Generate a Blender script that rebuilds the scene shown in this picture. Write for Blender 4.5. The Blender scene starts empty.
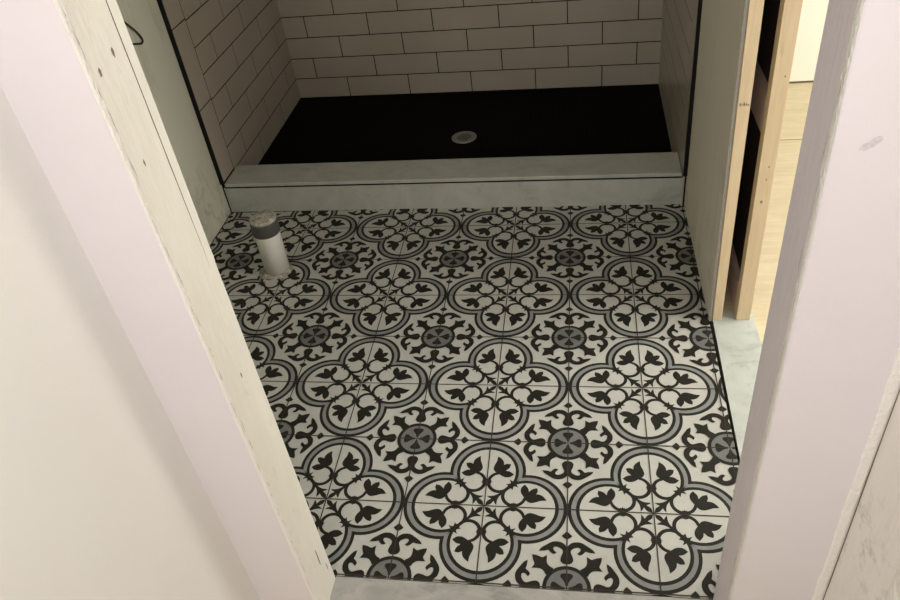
import bpy, bmesh, math, random
from mathutils import Vector, Matrix, noise

random.seed(7)
S = bpy.context.scene
COL = S.collection

# ------------------------------------------------------------------ helpers
def lin(c):
    out = []
    for v in c[:3]:
        v = v / 255.0
        out.append(v / 12.92 if v <= 0.04045 else ((v + 0.055) / 1.055) ** 2.4)
    return (out[0], out[1], out[2], 1.0)


def mat(name, col, rough=0.6, spec=0.35, metal=0.0):
    m = bpy.data.materials.new(name)
    m.use_nodes = True
    nt = m.node_tree
    b = nt.nodes['Principled BSDF']
    b.inputs['Base Color'].default_value = lin(col)
    b.inputs['Roughness'].default_value = rough
    b.inputs['Specular IOR Level'].default_value = spec
    b.inputs['Metallic'].default_value = metal
    return m


def coords(m, scale=(1, 1, 1), loc=(0, 0, 0)):
    nt = m.node_tree
    g = nt.nodes.new('ShaderNodeNewGeometry')
    mp = nt.nodes.new('ShaderNodeMapping')
    mp.inputs['Scale'].default_value = scale
    mp.inputs['Location'].default_value = loc
    tc = nt.nodes.new('ShaderNodeTexCoord')
    nt.nodes.remove(g)
    nt.links.new(tc.outputs['Object'], mp.inputs['Vector'])
    return mp.outputs['Vector']


def noise_fac(m, vec, scale, detail=4, rough=0.55, dist=0.0, lo=0.35, hi=0.65):
    nt = m.node_tree
    n = nt.nodes.new('ShaderNodeTexNoise')
    n.inputs['Scale'].default_value = scale
    n.inputs['Detail'].default_value = detail
    n.inputs['Roughness'].default_value = rough
    n.inputs['Distortion'].default_value = dist
    nt.links.new(vec, n.inputs['Vector'])
    r = nt.nodes.new('ShaderNodeMapRange')
    r.inputs['From Min'].default_value = lo
    r.inputs['From Max'].default_value = hi
    nt.links.new(n.outputs['Fac'], r.inputs['Value'])
    return r.outputs['Result']


def mixcol(m, fac, a, b):
    nt = m.node_tree
    x = nt.nodes.new('ShaderNodeMix')
    x.data_type = 'RGBA'
    if fac is not None:
        nt.links.new(fac, x.inputs['Factor'])
    for v, k in ((a, 'A'), (b, 'B')):
        s = [i for i in x.inputs if i.name == k and i.type == 'RGBA'][0]
        if isinstance(v, tuple):
            s.default_value = lin(v)
        else:
            nt.links.new(v, s)
    return [o for o in x.outputs if o.type == 'RGBA'][0]


def math_node(m, op, a, b=None, clamp=False):
    nt = m.node_tree
    n = nt.nodes.new('ShaderNodeMath')
    n.operation = op
    n.use_clamp = clamp
    for i, v in enumerate((a, b)):
        if v is None:
            continue
        if isinstance(v, (int, float)):
            n.inputs[i].default_value = v
        else:
            nt.links.new(v, n.inputs[i])
    return n.outputs[0]


def set_base(m, sock):
    m.node_tree.links.new(sock, m.node_tree.nodes['Principled BSDF'].inputs['Base Color'])


def set_bump(m, sock, strength=0.2, dist=0.002):
    nt = m.node_tree
    b = nt.nodes.new('ShaderNodeBump')
    b.inputs['Strength'].default_value = strength
    b.inputs['Distance'].default_value = dist
    nt.links.new(sock, b.inputs['Height'])
    nt.links.new(b.outputs['Normal'], nt.nodes['Principled BSDF'].inputs['Normal'])


def sep_xyz(m):
    nt = m.node_tree
    tc = nt.nodes.new('ShaderNodeTexCoord')
    s = nt.nodes.new('ShaderNodeSeparateXYZ')
    nt.links.new(tc.outputs['Object'], s.inputs[0])
    return s.outputs


def ramp01(m, v, lo, hi, a=0.0, b=1.0):
    nt = m.node_tree
    r = nt.nodes.new('ShaderNodeMapRange')
    r.inputs['From Min'].default_value = lo
    r.inputs['From Max'].default_value = hi
    r.inputs['To Min'].default_value = a
    r.inputs['To Max'].default_value = b
    nt.links.new(v, r.inputs['Value'])
    return r.outputs['Result']


def obj(name, bm, mats, parent=None, smooth=False, recalc=True):
    if recalc:
        bmesh.ops.recalc_face_normals(bm, faces=bm.faces)
    me = bpy.data.meshes.new(name)
    bm.to_mesh(me)
    bm.free()
    if not isinstance(mats, (list, tuple)):
        mats = [mats]
    for m in mats:
        me.materials.append(m)
    if smooth:
        for p in me.polygons:
            p.use_smooth = True
    o = bpy.data.objects.new(name, me)
    COL.objects.link(o)
    if parent is not None:
        o.parent = parent
        o.matrix_parent_inverse = Matrix.Translation(parent.location).inverted()
    return o


def thing(name, label, cat, loc=(0, 0, 0), group=None):
    o = bpy.data.objects.new(name, None)
    o.empty_display_size = 0.05
    COL.objects.link(o)
    o.location = loc
    o['label'] = label
    o['category'] = cat
    if group:
        o['group'] = group
    return o


def tag(o, label, cat, group=None):
    o['label'] = label
    o['category'] = cat
    if group:
        o['group'] = group
    return o


def struct(name, bm, mats, smooth=False, recalc=True):
    o = obj(name, bm, mats, smooth=smooth, recalc=recalc)
    o['kind'] = 'structure'
    return o


def add_prism(bm, foot, z0, z1, mi=0, bevel=0.0, topfoot=None):
    """foot: list of (x,y); extruded z0..z1; topfoot lets the prism lean."""
    tf = topfoot or foot
    a = [bm.verts.new((x, y, z0)) for x, y in foot]
    b = [bm.verts.new((x, y, z1)) for x, y in tf]
    n = len(foot)
    fs = [bm.faces.new(a[::-1]), bm.faces.new(b)]
    for i in range(n):
        fs.append(bm.faces.new((a[i], a[(i + 1) % n], b[(i + 1) % n], b[i])))
    for f in fs:
        f.material_index = mi
    if bevel > 0:
        es = set()
        for f in fs:
            es.update(f.edges)
        r = bmesh.ops.bevel(bm, geom=list(es), offset=bevel, segments=2, profile=0.6, affect='EDGES')
        for f in r['faces']:
            f.material_index = mi
    return fs


def rect(x0, x1, y0, y1):
    return [(x0, y0), (x1, y0), (x1, y1), (x0, y1)]


def add_box(bm, x0, x1, y0, y1, z0, z1, mi=0, bevel=0.0):
    return add_prism(bm, rect(x0, x1, y0, y1), z0, z1, mi, bevel)


def add_lathe(bm, prof, cx, cy, seg=40, mi=0, cap0=True, cap1=True, tilt=(0, 0)):
    rings = []
    z_0 = prof[0][1]
    for r, z in prof:
        ring = []
        for i in range(seg):
            a = 2 * math.pi * i / seg
            ring.append(bm.verts.new((cx + r * math.cos(a) + tilt[0] * (z - z_0),
                                      cy + r * math.sin(a) + tilt[1] * (z - z_0), z)))
        rings.append(ring)
    fs = []
    for p, q in zip(rings, rings[1:]):
        for i in range(seg):
            fs.append(bm.faces.new((p[i], p[(i + 1) % seg], q[(i + 1) % seg], q[i])))
    if cap0:
        fs.append(bm.faces.new(rings[0][::-1]))
    if cap1:
        fs.append(bm.faces.new(rings[-1]))
    for f in fs:
        f.material_index = mi
    return rings


def fb(v, s, amp, seed):
    return amp * noise.fractal(Vector((v * s, seed * 7.13, seed * 1.7)), 1.0, 2.0, 4)


# ------------------------------------------------------------------ materials
def paint_mat(name, c0, c1, rough=0.55, scale=2.2, bump=0.08):
    m = mat(name, c0, rough, 0.3)
    v = coords(m)
    f = noise_fac(m, v, scale, 5, 0.6, 0.4, 0.3, 0.7)
    set_base(m, mixcol(m, f, c0, c1))
    set_bump(m, noise_fac(m, v, 240, 3, 0.6), bump, 0.0015)
    return m


M_hall = paint_mat('hall_paint', (230, 223, 226), (226, 219, 221))
M_hall_warm = paint_mat('hall_paint_warm', (232, 230, 227), (228, 225, 222))
M_ceiling = paint_mat('ceiling_paint', (225, 222, 215), (220, 217, 210))
M_room = paint_mat('room_paint', (244, 244, 230), (240, 240, 226))

# green moisture board with smudges near the floor
def board_mat(name, c0, c1, smudge, amount):
    m = mat(name, c0, 0.8, 0.2)
    v = coords(m)
    f = noise_fac(m, v, 1.6, 4, 0.6, 0.3, 0.3, 0.7)
    base = mixcol(m, f, c0, c1)
    z = sep_xyz(m)[2]
    low = ramp01(m, z, 0.0, 0.34, 1.0, 0.0)
    sm = noise_fac(m, v, 15, 5, 0.7, 0.1, 0.52, 0.74)
    fac = math_node(m, 'MULTIPLY', math_node(m, 'MULTIPLY', low, sm, True), amount, True)
    base = mixcol(m, fac, base, smudge)
    v2 = coords(m, (1.0, 1.0, 0.22), (3, 1, 2))
    st = math_node(m, 'MULTIPLY', noise_fac(m, v2, 9, 3, 0.6, 0.8, 0.58, 0.75), 0.25)
    base = mixcol(m, st, base, (118, 118, 100))
    set_base(m, base)
    set_bump(m, noise_fac(m, coords(m), 160, 3), 0.06, 0.001)
    return m


M_board_l = board_mat('green_board', (220, 220, 200), (212, 212, 190), (62, 62, 48), 0.8)
M_board_r = board_mat('grey_board', (232, 226, 208), (225, 218, 199), (96, 90, 76), 0.35)
M_paper = mat('board_edge_paper', (150, 145, 136), 0.9, 0.1)

# painted, worn jamb wood
def jamb_mat(name, c0, c1, c2):
    m = mat(name, c0, 0.6, 0.3)
    v = coords(m, (1, 1, 0.25))
    f = noise_fac(m, v, 14, 5, 0.65, 0.8, 0.3, 0.7)
    base = mixcol(m, f, c0, c1)
    v2 = coords(m, (1, 1, 0.4), (5, 2, 9))
    s = math_node(m, 'MULTIPLY', noise_fac(m, v2, 22, 6, 0.7, 0.4, 0.58, 0.80), 0.5, True)
    base = mixcol(m, s, base, c2)
    set_base(m, base)
    set_bump(m, noise_fac(m, coords(m, (1, 1, 0.2)), 90, 4), 0.25, 0.0012)
    return m


M_jamb_l = jamb_mat('jamb_paint_cream', (244, 241, 233), (237, 233, 224), (200, 193, 178))
M_jamb_r = jamb_mat('jamb_paint_grey', (230, 222, 227), (222, 214, 219), (200, 190, 194))
M_gyp = mat('gypsum_crumble', (243, 239, 233), 0.95, 0.1)
set_bump(M_gyp, noise_fac(M_gyp, coords(M_gyp), 130, 5, 0.7), 0.45, 0.003)
M_dark = mat('dark_gap', (38, 33, 30), 0.95, 0.1)
M_mark_shade = mat('brown_mark_shade', (140, 130, 116), 0.9, 0.1)  # for surface marks and for painted shadow lines on the jambs
M_crack = mat('jamb_crack', (112, 100, 84), 0.9, 0.1)

# pine lumber
def pine(name, c0, c1, c2):
    m = mat(name, c0, 0.75, 0.2)
    v = coords(m, (1, 1, 0.06))
    f = noise_fac(m, v, 70, 4, 0.6, 1.0, 0.3, 0.7)
    base = mixcol(m, f, c0, c1)
    k = noise_fac(m, coords(m, (1, 1, 0.35), (2, 3, 1)), 11, 3, 0.5, 0.6, 0.66, 0.78)
    base = mixcol(m, math_node(m, 'MULTIPLY', k, 0.5), base, c2)
    set_base(m, base)
    set_bump(m, f, 0.12, 0.001)
    return m


M_pine = pine('pine_stud', (218, 200, 168), (206, 186, 151), (160, 130, 96))
M_pine_d = pine('pine_dusty', (222, 196, 184), (206, 178, 166), (160, 130, 118))

# marble
def marble(name, c0, c1, c2, sc=1.0):
    m = mat(name, c0, 0.32, 0.45)
    v = coords(m, (sc, sc * 1.4, sc))
    f = noise_fac(m, v, 5.5, 6, 0.6, 1.4, 0.35, 0.68)
    base = mixcol(m, f, c0, c1)
    v2 = coords(m, (sc * 1.3, sc * 2.6, sc * 2.0), (4, 4, 4))
    nt = m.node_tree
    v2.node.inputs['Rotation'].default_value = (0.0, 0.5, 0.6)
    p = noise_fac(m, v2, 5.0, 7, 0.7, 0.8, 0.54, 0.74)
    base = mixcol(m, math_node(m, 'MULTIPLY', p, 0.6), base, c2)
    sp = noise_fac(m, coords(m), 38, 4, 0.6, 0.5, 0.60, 0.74)
    base = mixcol(m, math_node(m, 'MULTIPLY', sp, 0.35), base, c2)
    set_base(m, base)
    return m


M_marble = marble('white_marble', (198, 203, 196), (182, 187, 180), (140, 144, 140))
M_marble_curb = marble('grey_marble', (196, 198, 188), (180, 182, 172), (138, 140, 130))
M_marble_front = marble('threshold_marble', (184, 182, 176), (160, 158, 152), (110, 108, 102), 1.6)

# encaustic look floor tile glazes
def glaze(name, c0, c1, rough=0.42):
    m = mat(name, c0, rough, 0.4)
    v = coords(m)
    set_base(m, mixcol(m, noise_fac(m, v, 30, 4, 0.6, 0, 0.3, 0.7), c0, c1))
    return m


M_tw = glaze('tile_white', (194, 193, 185), (186, 185, 176))
M_td = glaze('tile_charcoal', (40, 38, 32), (33, 31, 26), 0.55)
M_td.node_tree.nodes['Principled BSDF'].inputs['Specular IOR Level'].default_value = 0.22
M_tg = glaze('tile_grey', (141, 143, 139), (129, 131, 127))
M_tmg = glaze('tile_mid_grey', (119, 121, 117), (109, 111, 107))
M_grout = mat('floor_grout', (66, 60, 52), 0.9, 0.1)
M_under = mat('floor_bed_shade', (30, 27, 22), 0.95, 0.1)  # bed under the tiles, dark colour paints shade into the edge gaps

# subway tile
M_sub = mat('subway_glaze', (196, 184, 170), 0.28, 0.45)
_v = coords(M_sub)
set_base(M_sub, mixcol(M_sub, noise_fac(M_sub, _v, 2.6, 3, 0.5, 0, 0.3, 0.7), (194, 185, 171), (182, 172, 157)))
M_sgrout = mat('dark_wall_grout', (34, 27, 20), 0.9, 0.1)
M_black = mat('black_trim', (9, 8, 8), 0.5, 0.3)

# black penny mosaic
M_pan = mat('black_mosaic', (7, 6, 7), 0.7, 0.07)
_nt = M_pan.node_tree
_v = coords(M_pan, (1, 1, 1))
_vo = _nt.nodes.new('ShaderNodeTexVoronoi')
_vo.inputs['Scale'].default_value = 48
_vo.inputs['Randomness'].default_value = 0.0
_nt.links.new(_v, _vo.inputs['Vector'])
_f = ramp01(M_pan, _vo.outputs['Distance'], 0.44, 0.54)
set_base(M_pan, mixcol(M_pan, _f, (6, 5, 6), (17, 15, 13)))
set_bump(M_pan, math_node(M_pan, 'SUBTRACT', 1.0, _f), 0.35, 0.0015)

# plywood subfloor
M_ply = mat('plywood', (222, 203, 164), 0.75, 0.2)
_v = coords(M_ply, (0.35, 2.2, 1))
_f = noise_fac(M_ply, _v, 9, 5, 0.65, 1.2, 0.3, 0.7)
_b = mixcol(M_ply, _f, (222, 208, 176), (204, 188, 154))
_k = noise_fac(M_ply, coords(M_ply, (0.7, 1.6, 1), (3, 3, 3)), 6, 3, 0.5, 0.5, 0.62, 0.75)
set_base(M_ply, mixcol(M_ply, math_node(M_ply, 'MULTIPLY', _k, 0.5), _b, (184, 170, 140)))
M_seam = mat('plywood_seam', (120, 104, 78), 0.9, 0.1)

# plumbing
M_pvc = mat('white_pvc', (206, 204, 190), 0.35, 0.4)
_v = coords(M_pvc, (1, 1, 0.7))
_f = noise_fac(M_pvc, _v, 22, 5, 0.65, 1.0, 0.55, 0.8)
set_base(M_pvc, mixcol(M_pvc, math_node(M_pvc, 'MULTIPLY', _f, 0.5), (232, 230, 219), (180, 170, 140)))
M_rub = mat('grey_rubber', (78, 78, 72), 0.55, 0.3)
M_dust = mat('dusty_plug', (186, 182, 170), 0.9, 0.1)
_v = coords(M_dust)
set_base(M_dust, mixcol(M_dust, noise_fac(M_dust, _v, 70, 4, 0.7, 0.5, 0.4, 0.65), (196, 192, 180), (128, 122, 110)))
set_bump(M_dust, noise_fac(M_dust, _v, 90, 4), 0.7, 0.003)
M_mort = mat('mortar_smear', (176, 170, 154), 0.95, 0.1)
_v = coords(M_mort)
set_base(M_mort, mixcol(M_mort, noise_fac(M_mort, _v, 45, 4, 0.7), (188, 184, 168), (120, 114, 100)))
M_cable = mat('black_cable', (46, 42, 36), 0.55, 0.3)
M_steel = mat('satin_steel', (158, 155, 148), 0.5, 0.5, 0.35)

# ------------------------------------------------------------------ camera
CAM = bpy.data.cameras.new('camera')
cam = bpy.data.objects.new('camera', CAM)
COL.objects.link(cam)
Rw = ((0.98543197, 0.12882116, -0.11103572),
      (-0.00723401, -0.62054184, -0.78413997),
      (-0.16991613, 0.77351983, -0.61056988))
cm = Matrix(((Rw[0][0], -Rw[1][0], -Rw[2][0], 0.23869826),
             (Rw[0][1], -Rw[1][1], -Rw[2][1], -1.10373692),
             (Rw[0][2], -Rw[1][2], -Rw[2][2], 1.59723774),
             (0, 0, 0, 1)))
cam.matrix_world = cm
CAM.sensor_width = 36
CAM.lens = 756.8 / 900 * 36
CAM.shift_y = -24.26 / 900
CAM.clip_start = 0.02
S.camera = cam

# ------------------------------------------------------------------ floor with the printed tile pattern
T = 0.2032
XL, XR = -1.180, 0.6235
YF, YC = -0.2085, 1.352


def smooth_path(pts, n=5):
    """pts: (x, y, corner?) closed; Hermite through smooth points."""
    N = len(pts)
    P = [Vector((p[0], p[1])) for p in pts]
    K = [len(p) > 2 and p[2] for p in pts]
    out = []
    for i in range(N):
        a, b = P[i], P[(i + 1) % N]
        ta = (b - a) if K[i] else (P[(i + 1) % N] - P[i - 1]) * 0.5
        tb = (b - a) if K[(i + 1) % N] else (P[(i + 2) % N] - a) * 0.5
        for k in range(n):
            t = k / n
            h00 = 2 * t ** 3 - 3 * t ** 2 + 1
            h10 = t ** 3 - 2 * t ** 2 + t
            h01 = -2 * t ** 3 + 3 * t ** 2
            h11 = t ** 3 - t ** 2
            q = a * h00 + ta * h10 + b * h01 + tb * h11
            out.append((q.x, q.y))
    return out


def arc_stroke(cx, cy, r, a0, a1, w0, w1, w2, n=22):
    o, i_ = [], []
    for k in range(n + 1):
        t = k / n
        a = math.radians(a0 + (a1 - a0) * t)
        w = (w0 + (w1 - w0) * min(1, t * 3)) if t < 0.5 else (w1 + (w2 - w1) * max(0, (t - 0.66) * 3))
        o.append((cx + (r + w / 2) * math.cos(a), cy + (r + w / 2) * math.sin(a)))
        i_.append((cx + (r - w / 2) * math.cos(a), cy + (r - w / 2) * math.sin(a)))
    return o + i_[::-1]


C1 = True
tulip = smooth_path([(0.490, 0.128, C1), (0.515, 0.090), (0.560, 0.070), (0.620, 0.082), (0.680, 0.105), (0.752, 0.113, C1),
                     (0.712, 0.165), (0.668, 0.192), (0.622, 0.198, C1), (0.640, 0.240), (0.632, 0.288, C1),
                     (0.575, 0.270), (0.532, 0.226, C1), (0.520, 0.280), (0.478, 0.335, C1), (0.437, 0.285),
                     (0.432, 0.225), (0.455, 0.175)], 4)
circ = arc_stroke(0.352, 0.160, 0.138, 108, 352, 0.040, 0.044, 0.038)
bump = smooth_path([(0.322, 0.030), (0.330, 0.060, C1), (0.345, 0.054), (0.355, 0.072, C1), (0.365, 0.054), (0.382, 0.060, C1), (0.388, 0.030), (0.372, 0.0, C1), (0.338, 0.0, C1)], 3)
star = smooth_path([(0.415, 0.415, C1), (0.362, 0.362), (0.284, 0.402, C1), (0.300, 0.346), (0.244, 0.328, C1), (0.292, 0.292, C1),
                    (0.328, 0.244, C1), (0.346, 0.300), (0.402, 0.284, C1), (0.362, 0.362)], 3)
leafh = [(0.262, 0.262, C1), (0.185, 0.205), (0.135, 0.168), (0.085, 0.150), (0.018, 0.146, C1), (0.050, 0.122), (0.078, 0.108, C1),
         (0.052, 0.092), (0.022, 0.062), (0.010, 0.010, C1)]
leaf = smooth_path(leafh + [(b, a) + tuple(c) for a, b, *c in leafh[-2:0:-1]], 4)
fleurh = [(0.850, 0.770, C1), (0.805, 0.742), (0.778, 0.698), (0.778, 0.608, C1), (0.728, 0.640), (0.698, 0.632, C1), (0.660, 0.618), (0.610, 0.610, C1)]
fleur = smooth_path([(0.835, 0.835, C1)] + fleurh + [(b, a) + tuple(c) for a, b, *c in fleurh[-2::-1]], 4)
scroll = [(a, 1 - c, *k) for a, c, *k in [
    (0.712, 0.0, C1), (0.706, 0.042), (0.668, 0.071), (0.615, 0.062), (0.565, 0.044), (0.532, 0.054), (0.506, 0.092),
    (0.500, 0.134), (0.518, 0.154), (0.545, 0.146), (0.576, 0.114, C1), (0.594, 0.150), (0.572, 0.185), (0.545, 0.210),
    (0.556, 0.250), (0.562, 0.318, C1), (0.520, 0.290), (0.480, 0.235), (0.440, 0.172), (0.430, 0.115), (0.444, 0.055), (0.480, 0.014), (0.505, 0.0, C1)]]
scroll = smooth_path(scroll, 3)
diam = smooth_path([(0.400, 1.0, C1), (0.384, 0.968), (0.356, 0.938, C1), (0.330, 0.964), (0.292, 1.0, C1)], 3)
petal = smooth_path([(a, 1 - c, *k) for a, c, *k in [(0.975, 0.0, C1), (0.972, 0.012), (0.940, 0.020), (0.905, 0.040), (0.872, 0.066), (0.842, 0.066), (0.828, 0.040), (0.826, 0.0, C1)]], 3)
MOTIF = [tulip, circ, bump, star, leaf, fleur, scroll, diam]


def disc_pts(cx, cy, r, n=64, a0=0.0):
    return [(cx + r * math.cos(a0 + 2 * math.pi * k / n), cy + r * math.sin(a0 + 2 * math.pi * k / n)) for k in range(n)]


def quatrefoil(c, r, n=26):
    """outline of four discs of radius r centred c out on the axes (outer union)"""
    q = 2 * c * c - r * r
    d = (2 * c + math.sqrt(max(0.0, 4 * c * c - 8 * (c * c - r * r)))) / 4
    a = math.atan2(d, d - c)
    pts = []
    for k in range(4):
        base = k * math.pi / 2
        for i in range(n):
            t = -a + 2 * a * i / n
            x, y = c + r * math.cos(t), r * math.sin(t)
            pts.append((x * math.cos(base) - y * math.sin(base), x * math.sin(base) + y * math.cos(base)))
    return pts


bm = bmesh.new()


def add_poly(pts, z, mi):
    vs = [bm.verts.new((x, y, z)) for x, y in pts]
    f = bm.faces.new(vs)
    f.normal_update()
    if f.normal.z < 0:
        f.normal_flip()
    f.material_index = mi
    return f


W_, D_, G_, MG_, GR_, U_ = 0, 1, 2, 3, 4, 5
XA, XB = XL + 0.008, XR - 0.001
YA, YB = YF + 0.002, YC - 0.004
ia, ib = math.floor(XA / T) - 1, math.ceil(XB / T) + 1
ja, jb = math.floor(YA / T) - 1, math.ceil(YB / T) + 1
LZ = 0.00022
big = []
add_poly([(XA - 0.4, YA - 0.4), (XB + 0.4, YA - 0.4), (XB + 0.4, YB + 0.4), (XA - 0.4, YB + 0.4)], 0.0, W_)
for i in range(ia - 1, ib + 2):
    for j in range(ja - 1, jb + 2):
        if i % 2 == 0 and j % 2 == 0:
            for lv, (c, r, mi) in enumerate(((0.517, 0.482, D_), (0.515, 0.441, G_), (0.505, 0.394, D_), (0.503, 0.354, W_))):
                add_poly([((i + x) * T, (j + y) * T) for x, y in quatrefoil(c, r)], LZ * (lv + 1), mi)
        if i % 2 and j % 2:
            add_poly(disc_pts(i * T, j * T, 0.266 * T, 48), LZ * 6, D_)
            add_poly(disc_pts(i * T, j * T, 0.222 * T, 48), LZ * 7, MG_)
            add_poly(disc_pts(i * T, j * T, 0.020 * T, 12), LZ * 9, W_)
for i in range(ia, ib):
    for j in range(ja, jb):
        qx = i if i % 2 == 0 else i + 1
        qy = j if j % 2 == 0 else j + 1
        sx = 1 if i % 2 == 0 else -1
        sy = 1 if j % 2 == 0 else -1
        for sw in (0, 1):
            for si, sh in enumerate(MOTIF + [petal]):
                if sw and (sh is star or sh is leaf or sh is fleur):
                    continue
                pts = [((b, a) if sw else (a, b)) for a, b in sh]
                add_poly([((qx + sx * a) * T, (qy + sy * b) * T) for a, b in pts], LZ * (8 if sh is petal else 5) + 1.2e-5 * (si + 9 * sw), D_)
gw = 0.0015
for i in range(ia, ib + 1):
    add_poly(rect(i * T - gw, i * T + gw, YA - 0.3, YB + 0.3), LZ * 10, GR_)
for j in range(ja, jb + 1):
    add_poly(rect(XA - 0.3, XB + 0.3, j * T - gw, j * T + gw), LZ * 10, GR_)
bmesh.ops.triangulate(bm, faces=bm.faces, quad_method='BEAUTY', ngon_method='EAR_CLIP')
for co, no in (((XA, 0, 0), (-1, 0, 0)), ((XB, 0, 0), (1, 0, 0)), ((0, YA, 0), (0, -1, 0)), ((0, YB, 0), (0, 1, 0))):
    bmesh.ops.bisect_plane(bm, geom=bm.verts[:] + bm.edges[:] + bm.faces[:], dist=1e-6, plane_co=co, plane_no=no, clear_outer=True)
# the bed below shows as the dark gap along the edges
add_box(bm, XL - 0.02, XR + 0.004, YF, YC + 0.02, -0.05, -0.003, U_)
for f in bm.faces:
    pass
struct('floor', bm, [M_tw, M_td, M_tg, M_tmg, M_grout, M_under], recalc=False)

# ------------------------------------------------------------------ bathroom walls
HT = 2.40
# left wall: drywall up to the shower opening
bm = bmesh.new()
add_prism(bm, [(-1.1815, -0.211), (-1.1785, 1.352), (-1.1785, 2.60), (-1.30, 2.60), (-1.30, -0.211)], -0.05, HT)
struct('wall_left', bm, M_board_l)

# right wall: drywall face and its paper edge at the pocket opening
bm = bmesh.new()
add_prism(bm, [(0.6225, 0.690), (0.6165, 1.352), (0.6165, 2.60), (0.6285, 2.60), (0.6305, 1.352), (0.6310, 0.690)], -0.003, HT, 0,
          topfoot=[(0.593, 0.690), (0.604, 1.352), (0.604, 2.60), (0.6285, 2.60), (0.6285, 1.352), (0.6005, 0.690)])
bm.faces.ensure_lookup_table()
for f in bm.faces:
    c = f.calc_center_median()
    if abs(c.y - 0.69) < 0.01:
        f.material_index = 1
struct('wall_right', bm, [M_board_r, M_paper])

# shower walls: tile courses on dark grout
Z0, PV, PH, GW = 0.028, 0.1036, 0.311, 0.0042


def tile_wall(bm, o, u, n, length, z1, joints, start=0.0, edge=None, th=0.006):
    """o: base point, u: unit vector along the wall, n: unit normal; tiles are bevelled slabs 'th' proud"""
    o, u, n = Vector(o), Vector(u), Vector(n)

    def slab(a0, a1, z0_, z1_):
        if a1 - a0 < 0.006:
            return
        q = 0.0007
        f = [o + u * a + n * 0 + Vector((0, 0, z)) for a, z in ((a0, z0_), (a1, z0_), (a1, z1_), (a0, z1_))]
        g = [o + u * a + n * th + Vector((0, 0, z)) for a, z in ((a0 + q, z0_ + q), (a1 - q, z0_ + q), (a1 - q, z1_ - q), (a0 + q, z1_ - q))]
        e = [p + n * (th - q) for p in f]
        e = [bm.verts.new(p) for p in e]
        f = [bm.verts.new(p) for p in f]
        g = [bm.verts.new(p) for p in g]
        bm.faces.new(g)
        for i in range(4):
            bm.faces.new((e[i], e[(i + 1) % 4], g[(i + 1) % 4], g[i]))
            bm.faces.new((f[i], f[(i + 1) % 4], e[(i + 1) % 4], e[i]))

    # grout bed
    p = [bm.verts.new(o + u * a + n * (th - 0.0009) + Vector((0, 0, z))) for a, z in ((0, -0.02), (length, -0.02), (length, z1), (0, z1))]
    bf = bm.faces.new(p)
    bf.material_index = 1
    if edge:
        w, zz = edge
        for k in range(8):
            a, b = zz + (k - 1) * 0.311, zz + k * 0.311
            a, b = max(a, 0.0), min(b, z1)
            if b - a > 0.02:
                slab(0.0, w - GW / 2, a + GW / 2, b - GW / 2)
    r = 0
    while Z0 + r * PV < z1 - 0.01:
        za, zb = Z0 + r * PV + GW / 2, min(Z0 + (r + 1) * PV - GW / 2, z1)
        j0 = joints[r % 2]
        cuts = [start]
        a = j0 - math.floor((j0 - start) / PH) * PH
        while a < length - 0.004:
            if a > start + 0.004:
                cuts.append(a)
            a += PH
        cuts.append(length)
        for s, e in zip(cuts, cuts[1:]):
            slab(s + (GW / 2), e - (GW / 2 if e < length else 0.001), za, zb)
        r += 1


YBL, YBR = 2.362, 2.320
TXL, TXR = -1.166, 0.604
# back wall (slightly out of square)
bm = bmesh.new()
L = math.hypot(TXR - TXL + 0.03, YBR - YBL)
u = Vector((TXR - TXL, YBR - YBL, 0)).normalized()
n = Vector((u.y, -u.x, 0))
p0 = Vector((TXL - 0.012, YBL, 0)) - n * 0.006
tile_wall(bm, p0, u, n, L, HT, [(-0.277 - p0.x), (-0.121 - p0.x)])
pb = [(p0 - n * 0.0005), (p0 + u * L - n * 0.0005)]
add_prism(bm, [(pb[0].x, pb[0].y), (pb[1].x, pb[1].y), (pb[1].x, 2.60), (pb[0].x, 2.60)], -0.05, HT, 1)
struct('wall_back', bm, [M_sub, M_sgrout], recalc=False)

# left shower wall: from the opening to the back
bm = bmesh.new()
yl = 1.352
tile_wall(bm, (TXL - 0.006, yl, 0), (0, 1, 0), (1, 0, 0), YBL - yl + 0.004, HT, [1.776 - yl, 1.622 - yl], start=0.119, edge=(0.119, 0.449))
add_box(bm, -1.1775, TXL - 0.0065, yl, YBL + 0.004, 0.0, HT, 1)
struct('wall_shower_left', bm, [M_sub, M_sgrout], recalc=False)
# right shower wall
bm = bmesh.new()
yr = 1.322
tile_wall(bm, (TXR + 0.006, YBR + 0.004, 0), (0, -1, 0), (-1, 0, 0), YBR + 0.004 - yr - 0.1, HT, [0.59, 0.745])
# vertical edge course
eb = bmesh.new()
tile_wall(eb, (TXR + 0.006, yr + 0.1, 0), (0, -1, 0), (-1, 0, 0), 0.1, -0.5, [0, 0], edge=None)
eb.free()
for k in range(8):
    za, zb = 0.138 + (k - 1) * 0.311, 0.138 + k * 0.311
    za, zb = max(za, 0.0), min(zb, HT)
    add_box(bm, TXR, TXR + 0.006, yr, yr + 0.1 - 0.0012, za + 0.0012, zb - 0.0012, 0, 0.001)
add_box(bm, TXR + 0.0065, 0.6155, yr, YBR + 0.004, 0.0, HT, 1)
struct('wall_shower_right', bm, [M_sub, M_sgrout], recalc=False)

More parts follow.
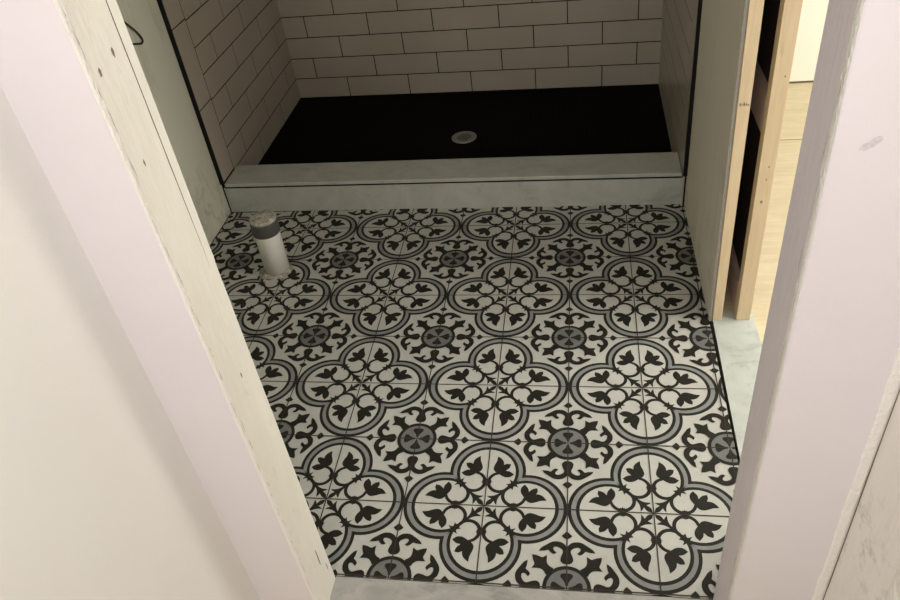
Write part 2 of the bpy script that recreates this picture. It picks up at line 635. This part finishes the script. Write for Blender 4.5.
# shower floor of black mosaic, falling to the drain
bm = bmesh.new()
DX, DY = -0.268, 1.898
Nx, Ny = 40, 24
g = []
for j in range(Ny + 1):
    row = []
    for i in range(Nx + 1):
        x = TXL + (TXR - TXL) * i / Nx
        yb = YBL + (YBR - YBL) * i / Nx
        y = 1.47 + (yb - 1.47) * j / Ny
        d = math.hypot(x - DX, y - DY)
        row.append(bm.verts.new((x, y, 0.012 + 0.016 * min(1, d / 0.9))))
    g.append(row)
for j in range(Ny):
    for i in range(Nx):
        bm.faces.new((g[j][i], g[j][i + 1], g[j + 1][i + 1], g[j + 1][i]))
struct('floor_shower', bm, M_pan, recalc=False)

# black edge profiles where the shower tile meets the drywall
bm = bmesh.new()
add_box(bm, -1.1783, -1.1625, 1.344, 1.3515, 0.136, HT, 0, 0.0008)
o = obj('tile_edge_trim', bm, M_black)
tag(o, 'thin black vertical edge strip where left shower tile meets green board', 'edge trim', 'black tile edge strips')
bm = bmesh.new()
add_prism(bm, [(0.6155, 1.308), (0.6160, 1.3205), (0.6020, 1.3205), (0.6020, 1.308)], 0.136, HT, 0, 0.0008)
o = obj('tile_edge_trim', bm, M_black)
tag(o, 'thin black vertical edge strip where right shower tile meets grey board', 'edge trim', 'black tile edge strips')

# ------------------------------------------------------------------ shower curb
t = thing('shower_curb', 'grey marble shower curb between the patterned floor and black shower floor', 'shower curb', (-0.28, 1.42, 0))
bm = bmesh.new()
add_prism(bm, [(-1.1765, 1.353), (0.6120, 1.337), (0.6120, 1.475), (-1.1765, 1.491)], 0.0, 0.1140, 0, 0.0012)
obj('front_slab', bm, M_marble_curb, t)
bm = bmesh.new()
add_prism(bm, [(-1.1640, 1.3500), (0.6010, 1.3340), (0.6010, 1.487), (-1.1640, 1.498)], 0.1205, 0.136, 0, 0.0025)
obj('top_slab', bm, M_marble_curb, t)
bm = bmesh.new()
add_prism(bm, [(-1.1640, 1.3520), (0.6010, 1.3360), (0.6010, 1.470), (-1.1640, 1.490)], 0.1138, 0.1207, 0)
obj('grout_joint_shade', bm, M_sgrout, t)  # dark joint, doubles as painted shadow under the top slab's overhang

# ------------------------------------------------------------------ shower drain
t = thing('shower_drain', 'round steel drain with slotted grate set in the black shower floor', 'drain', (DX, DY, 0.012))
bm = bmesh.new()
add_lathe(bm, [(0.034, 0.012), (0.034, 0.0155), (0.037, 0.0168), (0.050, 0.0168), (0.0555, 0.0155), (0.0565, 0.012)], DX, DY, 48, cap0=False, cap1=False)
obj('ring', bm, M_steel, t, smooth=True)
bm = bmesh.new()
ang = math.radians(66)
for k in range(-2, 3):
    off = (k + 0.0) * 0.0132
    h = math.sqrt(max(0.0, 0.0342 ** 2 - off * off))
    d = Vector((math.cos(ang), math.sin(ang)))
    pp = Vector((-d.y, d.x))
    w = 0.0024
    c = Vector((DX, DY)) + pp * off
    add_prism(bm, [tuple(c - d * h - pp * w), tuple(c + d * h - pp * w), tuple(c + d * h + pp * w), tuple(c - d * h + pp * w)], 0.0125, 0.0160)
obj('grate', bm, M_steel, t)
bm = bmesh.new()
add_lathe(bm, [(0.0335, 0.0122), (0.0335, 0.0128)], DX, DY, 40)
obj('drain_well', bm, M_black, t)
for sx, sy in ((0.043, 0.008), (-0.043, -0.008)):
    bm = bmesh.new()
    add_lathe(bm, [(0.0035, 0.0166), (0.0035, 0.0176), (0.002, 0.018)], DX + sx, DY + sy, 12)
    obj('screw', bm, M_steel, t)

# ------------------------------------------------------------------ toilet waste pipe
PX, PY = -0.846, 0.958
t = thing('drain_pipe', 'white plastic waste pipe with grey rubber band standing on the patterned floor', 'pipe', (PX, PY, 0.002))
bm = bmesh.new()
tl = (0.02, 0.0)
add_lathe(bm, [(0.0445, 0.003), (0.0445, 0.20), (0.0445, 0.222)], PX, PY, 48, tilt=tl)
obj('pipe', bm, M_pvc, t, smooth=False)
for p in COL.objects['pipe'].data.polygons:
    p.use_smooth = len(p.vertices) == 4
bm = bmesh.new()
prof = [(0.0448, 0.171), (0.0478, 0.172), (0.0484, 0.176), (0.0484, 0.214), (0.0478, 0.221), (0.0440, 0.224)]
add_lathe(bm, prof, PX + tl[0] * 0.168, PY, 48, cap0=False, cap1=False, tilt=tl)
obj('rubber_band', bm, M_rub, t, smooth=True)
# crumbled plug on top
bm = bmesh.new()
rings = add_lathe(bm, [(0.0460, 0.2225), (0.0475, 0.2275), (0.0455, 0.2330), (0.040, 0.2365), (0.028, 0.2385), (0.012, 0.2390)], PX + tl[0] * 0.22, PY, 40, tilt=tl)
for ri, ring in enumerate(rings):
    for v in ring:
        q = noise.noise(v.co * 70) * 0.0035
        v.co.z += q if ri else 0
        v.co.x += noise.noise(v.co * 55 + Vector((3, 1, 2))) * 0.0012
obj('dusty_plug', bm, M_dust, t, smooth=True)
# mortar smeared round the foot of the pipe
bm = bmesh.new()
n_ = 56
inner, mid, outer = [], [], []
for k in range(n_):
    a = 2 * math.pi * k / n_
    nn = 0.5 + 0.5 * noise.noise(Vector((math.cos(a) * 2.2, math.sin(a) * 2.2, 3.3)))
    n2 = noise.noise(Vector((math.cos(a) * 7, math.sin(a) * 7, 8.3)))
    side = max(0.0, math.cos(a - math.radians(190)))
    R = 0.0475 + 0.008 * nn + 0.005 * n2 + 0.020 * side * side + 0.006 * max(0.0, math.cos(a - math.radians(300)))
    inner.append(bm.verts.new((PX + 0.0452 * math.cos(a), PY + 0.0452 * math.sin(a), 0.011 + 0.006 * nn + 0.003 * n2)))
    mid.append(bm.verts.new((PX + (R * 0.5 + 0.0245) * math.cos(a), PY + (R * 0.5 + 0.0245) * math.sin(a), 0.006 + 0.003 * n2)))
    outer.append(bm.verts.new((PX + R * math.cos(a), PY + R * math.sin(a), 0.0024)))
for A, B in ((inner, mid), (mid, outer)):
    for k in range(n_):
        bm.faces.new((A[k], A[(k + 1) % n_], B[(k + 1) % n_], B[k]))
obj('mortar_smear', bm, M_mort, t, smooth=True)

# ------------------------------------------------------------------ cable stub on the left wall
def tube(bm, pts, r, seg=10):
    P = [Vector(p) for p in pts]
    rings = []
    up = Vector((0, 0, 1))
    for i, p in enumerate(P):
        d = (P[min(i + 1, len(P) - 1)] - P[max(i - 1, 0)]).normalized()
        s = d.cross(up)
        if s.length < 1e-3:
            s = d.cross(Vector((1, 0, 0)))
        s.normalize()
        v = s.cross(d)
        rings.append([bm.verts.new(p + (s * math.cos(2 * math.pi * k / seg) + v * math.sin(2 * math.pi * k / seg)) * r) for k in range(seg)])
    for a, b in zip(rings, rings[1:]):
        for k in range(seg):
            bm.faces.new((a[k], a[(k + 1) % seg], b[(k + 1) % seg], b[k]))
    bm.faces.new(rings[0][::-1])
    bm.faces.new(rings[-1])


def spline(pts, n=8):
    P = [Vector(p) for p in pts]
    out = []
    for i in range(len(P) - 1):
        a, b = P[i], P[i + 1]
        ta = (P[i + 1] - P[max(i - 1, 0)]) * 0.5
        tb = (P[min(i + 2, len(P) - 1)] - P[i]) * 0.5
        for k in range(n):
            t_ = k / n
            out.append(a * (2 * t_ ** 3 - 3 * t_ ** 2 + 1) + ta * (t_ ** 3 - 2 * t_ ** 2 + t_) + b * (-2 * t_ ** 3 + 3 * t_ ** 2) + tb * (t_ ** 3 - t_ ** 2))
    out.append(P[-1])
    return out


bm = bmesh.new()
tube(bm, spline([(-1.184, 1.03, 0.945), (-1.174, 1.075, 0.912), (-1.170, 1.112, 0.872), (-1.170, 1.146, 0.836), (-1.171, 1.166, 0.804),
                 (-1.172, 1.157, 0.793), (-1.173, 1.130, 0.801), (-1.176, 1.085, 0.818), (-1.184, 1.05, 0.83)]), 0.0031)
o = obj('electrical_cable', bm, M_cable, smooth=True)
tag(o, 'short dark cable loop sticking out of the left green board wall', 'cable')

# ------------------------------------------------------------------ pocket door framing at the end of the right wall
bm = bmesh.new()
def stud(bm, x0, x1, y0, y1, lean, lean1=None, mi=0):
    lean1 = lean if lean1 is None else lean1
    add_prism(bm, rect(x0, x1, y0, y1), 0.004, HT, mi, 0.0012, topfoot=rect(x0 + lean, x1 + lean1, y0, y1))
t = thing('wall_stud', 'pale pine stud against the grey board, left of the dark slot', 'stud', (0.643, 0.69, 0.004), 'pocket door frame studs')
bm = bmesh.new()
stud(bm, 0.6315, 0.6580, 0.688, 0.726, -0.0305, -0.017)
obj('board', bm, M_pine, t)
bm = bmesh.new()
for k in range(5):      # stamped knot / ink mark
    a = 0.6275 + k * 0.0046
    add_box(bm, a, a + 0.0028, 0.6868, 0.6878, 0.708 + 0.003 * (k % 2), 0.718 - 0.003 * ((k + 1) % 3), 0)
obj('ink_mark', bm, M_mark_shade, t)
t = thing('wall_stud', 'pale pine stud right of the dark slot, beside the bright room', 'stud', (0.718, 0.69, 0.004), 'pocket door frame studs')
bm = bmesh.new()
stud(bm, 0.7005, 0.7395, 0.690, 0.728, -0.014)
obj('board', bm, M_pine, t)
for (xx, zz, rr) in ((0.721, 0.532, 0.0022), (0.7195, 0.494, 0.0022), (0.716, 0.425, 0.0035), (0.723, 0.78, 0.002)):
    bm = bmesh.new()
    c = [bm.verts.new((xx + rr * math.cos(2 * math.pi * k / 10), 0.6894, zz + rr * 1.4 * math.sin(2 * math.pi * k / 10))) for k in range(10)]
    bm.faces.new(c)
    obj('nail_head', bm, M_mark_shade, t)
# horizontal slats of the pocket, nailed to this stud and seen through the slot
for z0 in (0.004, 0.602):
    bm = bmesh.new()
    add_box(bm, 0.7005, 0.716, 0.7275, 1.52, z0, z0 + 0.108, 0, 0.001)
    sl = obj('slat', bm, M_pine_d, t)
    sl['label'] = 'dusty brown slat seen through the dark slot'
bm = bmesh.new()
add_box(bm, 0.6335, 0.7395, 0.7305, 2.30, -0.03, 0.0015)
struct('floor_pocket', bm, M_ply)
# closing panel added behind the framing, its dark colour paints the slot's shade
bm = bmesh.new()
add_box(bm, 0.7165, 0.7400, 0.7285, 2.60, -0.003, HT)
struct('wall_pocket', bm, mat('pocket_shade', (70, 58, 52), 0.9, 0.1))

# ------------------------------------------------------------------ thresholds
bm = bmesh.new()
add_prism(bm, [(0.6275, -0.211), (0.6285, 0.17), (0.6330, 0.689), (0.6330, 0.73), (0.7520, 0.73), (0.7560, 0.45), (0.7480, -0.211)], -0.02, 0.0035, 0, 0.001)
o = obj('marble_threshold', bm, M_marble)
tag(o, 'white marble threshold strip under the studs at the right side opening', 'threshold', 'marble thresholds')
bm = bmesh.new()
add_box(bm, -0.3270, 0.5115, -0.330, -0.2095, -0.02, 0.0035, 0, 0.001)
o = obj('marble_threshold', bm, M_marble_front)
tag(o, 'grey marble threshold strip at the nearest edge of the patterned floor', 'threshold', 'marble thresholds')

# ------------------------------------------------------------------ door wall, with the opening the photo looks through
YH = -0.319          # hall face
bm = bmesh.new()
add_prism(bm, rect(-1.30, -0.330, YH, -0.2215), -0.05, HT, 0, topfoot=rect(-1.30, -0.330, YH - 0.020, -0.2255))
add_box(bm, 0.5145, 3.3, YH, -0.2125, -0.05, HT)
add_box(bm, -0.330, 0.5145, YH, -0.2125, 2.06, HT)
# scuff mark right of the opening
cx, cz, ang = 0.552, 1.157, math.radians(38)
pts = []
for k in range(26):
    a = 2 * math.pi * k / 26
    r1 = 0.0135 * (1 + 0.28 * noise.noise(Vector((math.cos(a) * 2, math.sin(a) * 2, 1.5))))
    x_, z_ = r1 * math.cos(a), r1 * 0.36 * math.sin(a)
    pts.append(bm.verts.new((cx + x_ * math.cos(ang) - z_ * math.sin(ang), YH - 0.0004, cz + x_ * math.sin(ang) + z_ * math.cos(ang))))
bm.faces.new(pts).material_index = 1
m = mat('scuff', (212, 203, 204), 0.8, 0.1)
set_base(m, mixcol(m, noise_fac(m, coords(m), 160, 4, 0.6, 0.3, 0.35, 0.65), (203, 192, 195), (224, 215, 220)))
struct('wall_front', bm, [M_hall, m])


def ragged_strip(bm, mk, z0, z1, w0, w1, amp0, amp1, seed, mi=0, n=160, th=0.0015):
    """mk(w, h, z) -> 3-D point; a crumbly band between offsets w0 and w1, standing 'th' proud"""
    rows = []
    for k in range(n + 1):
        z = z0 + (z1 - z0) * k / n
        a = w0 + fb(z, 9, amp0, seed) + fb(z, 60, amp0 * 0.4, seed + 3)
        b = w1 + fb(z, 9, amp1, seed + 5) + fb(z, 60, amp1 * 0.4, seed + 8)
        hs = [th * (0.6 + 0.5 * noise.noise(Vector((z * 90, q * 3.1, seed)))) for q in range(3)]
        rows.append([bm.verts.new(mk(a, 0, z)), bm.verts.new(mk(a + (b - a) * 0.2, hs[0], z)), bm.verts.new(mk((a + b) / 2, hs[1], z)),
                     bm.verts.new(mk(a + (b - a) * 0.8, hs[2], z)), bm.verts.new(mk(b, 0, z))])
    for p, q in zip(rows, rows[1:]):
        for i in range(4):
            f = bm.faces.new((p[i], p[i + 1], q[i + 1], q[i]))
            f.material_index = mi


# left jamb board
bm = bmesh.new()
add_prism(bm, rect(-0.3300, -0.3275, -0.3192, -0.2130), 0.0, 2.06, 0, topfoot=rect(-0.3300, -0.3275, -0.3355, -0.2215))
# second edge on the bathroom side, above knee height
add_prism(bm, rect(-0.3278, -0.3268, -0.2345, -0.2168), 0.93, 2.06, 0, topfoot=rect(-0.3278, -0.3268, -0.2420, -0.2215))
rows = []
for k in range(81):
    z = 0.93 + 1.13 * k / 80
    yb = -0.2345 - 0.0075 * k / 80
    w = 0.0021 * min(1.0, k / 14 + 0.1) * (1.0 + 0.3 * noise.noise(Vector((z * 30, 1, 1))))
    if z > 1.38:
        w *= max(0.1, 1 - (z - 1.38) * 6)
    rows.append((bm.verts.new((-0.3273, yb - w, z)), bm.verts.new((-0.3273, yb + 0.0003, z))))
for p, q in zip(rows, rows[1:]):
    bm.faces.new((p[0], p[1], q[1], q[0])).material_index = 1
ragged_strip(bm, lambda w, h, z: (-0.3274 + h, w - 0.0079 * z, z), 0.0, 2.06, -0.3200, -0.3090, 0.0016, 0.0034, 2, 2, 420, 0.0022)
rnd = random.Random(4)
# thin broken shadow lines along the torn paint
z = 0.05
while z < 2.0:
    hgt = rnd.uniform(0.006, 0.05)
    y0 = -0.3150 + rnd.uniform(-0.0035, 0.0045)
    rows = []
    for k in range(9):
        t_ = k / 8
        zz = z + hgt * t_
        y = y0 + fb(zz, 40, 0.0016, 17) - 0.0079 * zz
        w = rnd.uniform(0.3, 1.0) * 0.0011 * math.sin(math.pi * min(0.95, max(0.05, t_)))
        rows.append((bm.verts.new((-0.3247, y, zz)), bm.verts.new((-0.3247, y + w, zz))))
    for p, q in zip(rows, rows[1:]):
        bm.faces.new((p[0], p[1], q[1], q[0])).material_index = 3
    z += hgt + rnd.uniform(0.0, 0.05)
for (yy, zz, ry, rz) in ((-0.265, 1.290, 0.0028, 0.0060), (-0.3045, 1.280, 0.0028, 0.0055), (-0.291, 1.149, 0.0016, 0.0050), (-0.264, 0.724, 0.0020, 0.006),
                         (-0.250, 0.15, 0.0022, 0.030), (-0.229, 0.08, 0.0014, 0.016)):
    c = [bm.verts.new((-0.32715, yy + ry * math.cos(2 * math.pi * k / 12) * (1 + 0.3 * rnd.uniform(-1, 1)),
                       zz + rz * math.sin(2 * math.pi * k / 12) * (1 + 0.3 * rnd.uniform(-1, 1)))) for k in range(12)]
    bm.faces.new(c).material_index = 3
o = struct('trim_1', bm, [M_jamb_l, M_crack, M_gyp, M_mark_shade])

# right jamb board
bm = bmesh.new()
add_box(bm, 0.5120, 0.5145, -0.3195, -0.2125, 0.0, 2.06, 0)
ragged_strip(bm, lambda w, h, z: (0.5118 - h, w, z), 0.0, 2.06, -0.3205, -0.3010, 0.0020, 0.0035, 11, 1, 300, 0.0022)
z = 0.03  # painted shadow lines along this torn edge as well
while z < 2.0:
    hgt = rnd.uniform(0.01, 0.07)
    y0 = -0.3110 + rnd.uniform(-0.008, 0.007)
    rows = []
    for k in range(9):
        t_ = k / 8
        zz = z + hgt * t_
        y = y0 + fb(zz, 40, 0.0022, 19)
        w = rnd.uniform(0.3, 1.0) * 0.0012 * math.sin(math.pi * min(0.95, max(0.05, t_)))
        rows.append((bm.verts.new((0.5087, y, zz)), bm.verts.new((0.5087, y + w, zz))))
    for p, q in zip(rows, rows[1:]):
        bm.faces.new((p[0], p[1], q[1], q[0])).material_index = 2
    z += hgt + rnd.uniform(0.0, 0.06)
struct('trim_2', bm, [M_jamb_r, M_gyp, M_mark_shade])

# ------------------------------------------------------------------ hallway the camera stands in
bm = bmesh.new()
add_prism(bm, rect(-0.60, -0.453, -2.60, YH), -0.05, HT, 0, topfoot=rect(-0.60, -0.438, -2.60, YH))
struct('wall_hall_left', bm, M_hall_warm)
bm = bmesh.new()
add_box(bm, 0.6685, 0.82, -2.60, YH, -0.05, HT)
# crumbling corner bead and crack
ragged_strip(bm, lambda w, h, z: (w, YH - h, z), 0.0, HT, 0.6500, 0.6665, 0.003, 0.0012, 21, 1, 340, 0.003)
rows = []
for k in range(221):
    z = HT * k / 220
    x = 0.6668 + fb(z, 3, 0.0012, 31)
    w = max(0.0004, 0.0016 + fb(z, 4, 0.0016, 33))
    rows.append((bm.verts.new((x, YH - 0.0018, z)), bm.verts.new((x + w, YH - 0.0018, z))))
for p, q in zip(rows, rows[1:]):
    bm.faces.new((p[0], p[1], q[1], q[0])).material_index = 2
m = jamb_mat('scuffed_wall', (242, 238, 232), (237, 232, 226), (216, 210, 202))
b0 = m.node_tree.nodes['Principled BSDF'].inputs['Base Color'].links[0].from_socket
z = sep_xyz(m)[2]
band = math_node(m, 'MULTIPLY', ramp01(m, z, 0.62, 0.50), ramp01(m, z, 0.30, 0.42), True)
sm = noise_fac(m, coords(m, (1, 1, 1), (0.3, 0.1, 0.2)), 26, 5, 0.72, 0.1, 0.52, 0.72)
set_base(m, mixcol(m, math_node(m, 'MULTIPLY', math_node(m, 'MULTIPLY', band, sm, True), 0.6), b0, (150, 144, 136)))
struct('wall_hall_right', bm, [m, M_gyp, M_crack])
bm = bmesh.new()
ragged_strip(bm, lambda w, h, z: (0.6675 - h, w, z), 0.0, HT, -0.60, -0.468, 0.002, 0.003, 41, 0, 240, 0.006)
struct('trim_3', bm, M_jamb_l)
bm = bmesh.new()
add_box(bm, -0.60, 0.82, -2.72, -2.60, -0.05, HT)
struct('wall_hall_back', bm, M_hall_warm)
bm = bmesh.new()
add_box(bm, -0.451, 0.6685, -2.60, -0.330, -0.05, -0.004)
struct('floor_hall', bm, M_ply)

# ------------------------------------------------------------------ bright room on the right
bm = bmesh.new()
add_box(bm, 0.7560, 3.3, -0.2125, 2.36, -0.06, -0.016, 0)
for yy in (0.60, 1.822):
    add_box(bm, 0.7565, 3.3, yy, yy + 0.004, -0.017, -0.0155, 1)
struct('floor_room', bm, [M_ply, M_seam])
bm = bmesh.new()
add_box(bm, 0.7405, 3.3, 2.350, 2.60, -0.004, HT)
add_box(bm, 0.7405, 3.3, 2.356, 2.60, -0.05, -0.004, 1)
struct('wall_room_back', bm, [M_room, M_seam])
bm = bmesh.new()
add_box(bm, 3.3, 3.4, -0.319, 2.60, -0.05, HT)
struct('wall_room_right', bm, M_room)
# short piece of right wall on the near side of the pocket opening
bm = bmesh.new()
add_box(bm, 0.630, 0.7500, -0.2120, -0.085, -0.003, HT)
add_box(bm, 0.630, 0.7500, -0.085, 0.690, 2.06, HT)
struct('wall_right_stub', bm, M_board_r)

# ceilings
bm = bmesh.new()
add_box(bm, -1.30, 3.4, -0.319, 2.60, HT, HT + 0.08)
add_box(bm, -0.60, 0.82, -2.72, -0.319, HT, HT + 0.08)
struct('ceiling', bm, M_ceiling)

# ------------------------------------------------------------------ light
def area(name, loc, target, size, power, col):
    l = bpy.data.lights.new(name, 'AREA')
    l.shape = 'DISK'
    l.size = size
    l.energy = power
    l.color = col
    o = bpy.data.objects.new(name, l)
    COL.objects.link(o)
    o.location = loc
    o.rotation_euler = (Vector(target) - Vector(loc)).to_track_quat('-Z', 'Y').to_euler()
    return o


area('hall_lamp', (-0.05, -2.20, 1.78), (0.05, -0.1, 0.85), 0.7, 12, (1.0, 0.98, 0.975))
area('hall_side_fill', (0.50, -1.30, 2.20), (-0.45, -0.55, 1.0), 0.35, 8.0, (1.0, 0.985, 0.965))  # added fill to brighten the left hall wall, no fixture there
area('room_lamp', (1.85, 0.9, 2.34), (1.7, 1.0, 0), 0.7, 36, (1.0, 0.995, 0.955))
area('room_window_light', (2.75, 0.0, 1.0), (-1.2, 0.6, 0.5), 0.8, 40, (1.0, 0.995, 0.95))

w = bpy.data.worlds.new('world')
S.world = w
w.use_nodes = True
w.node_tree.nodes['Background'].inputs[0].default_value = (0.5, 0.5, 0.5, 1)
w.node_tree.nodes['Background'].inputs[1].default_value = 0.05
S.view_settings.view_transform = 'Standard'
S.view_settings.look = 'None'
S.view_settings.exposure = 0.0
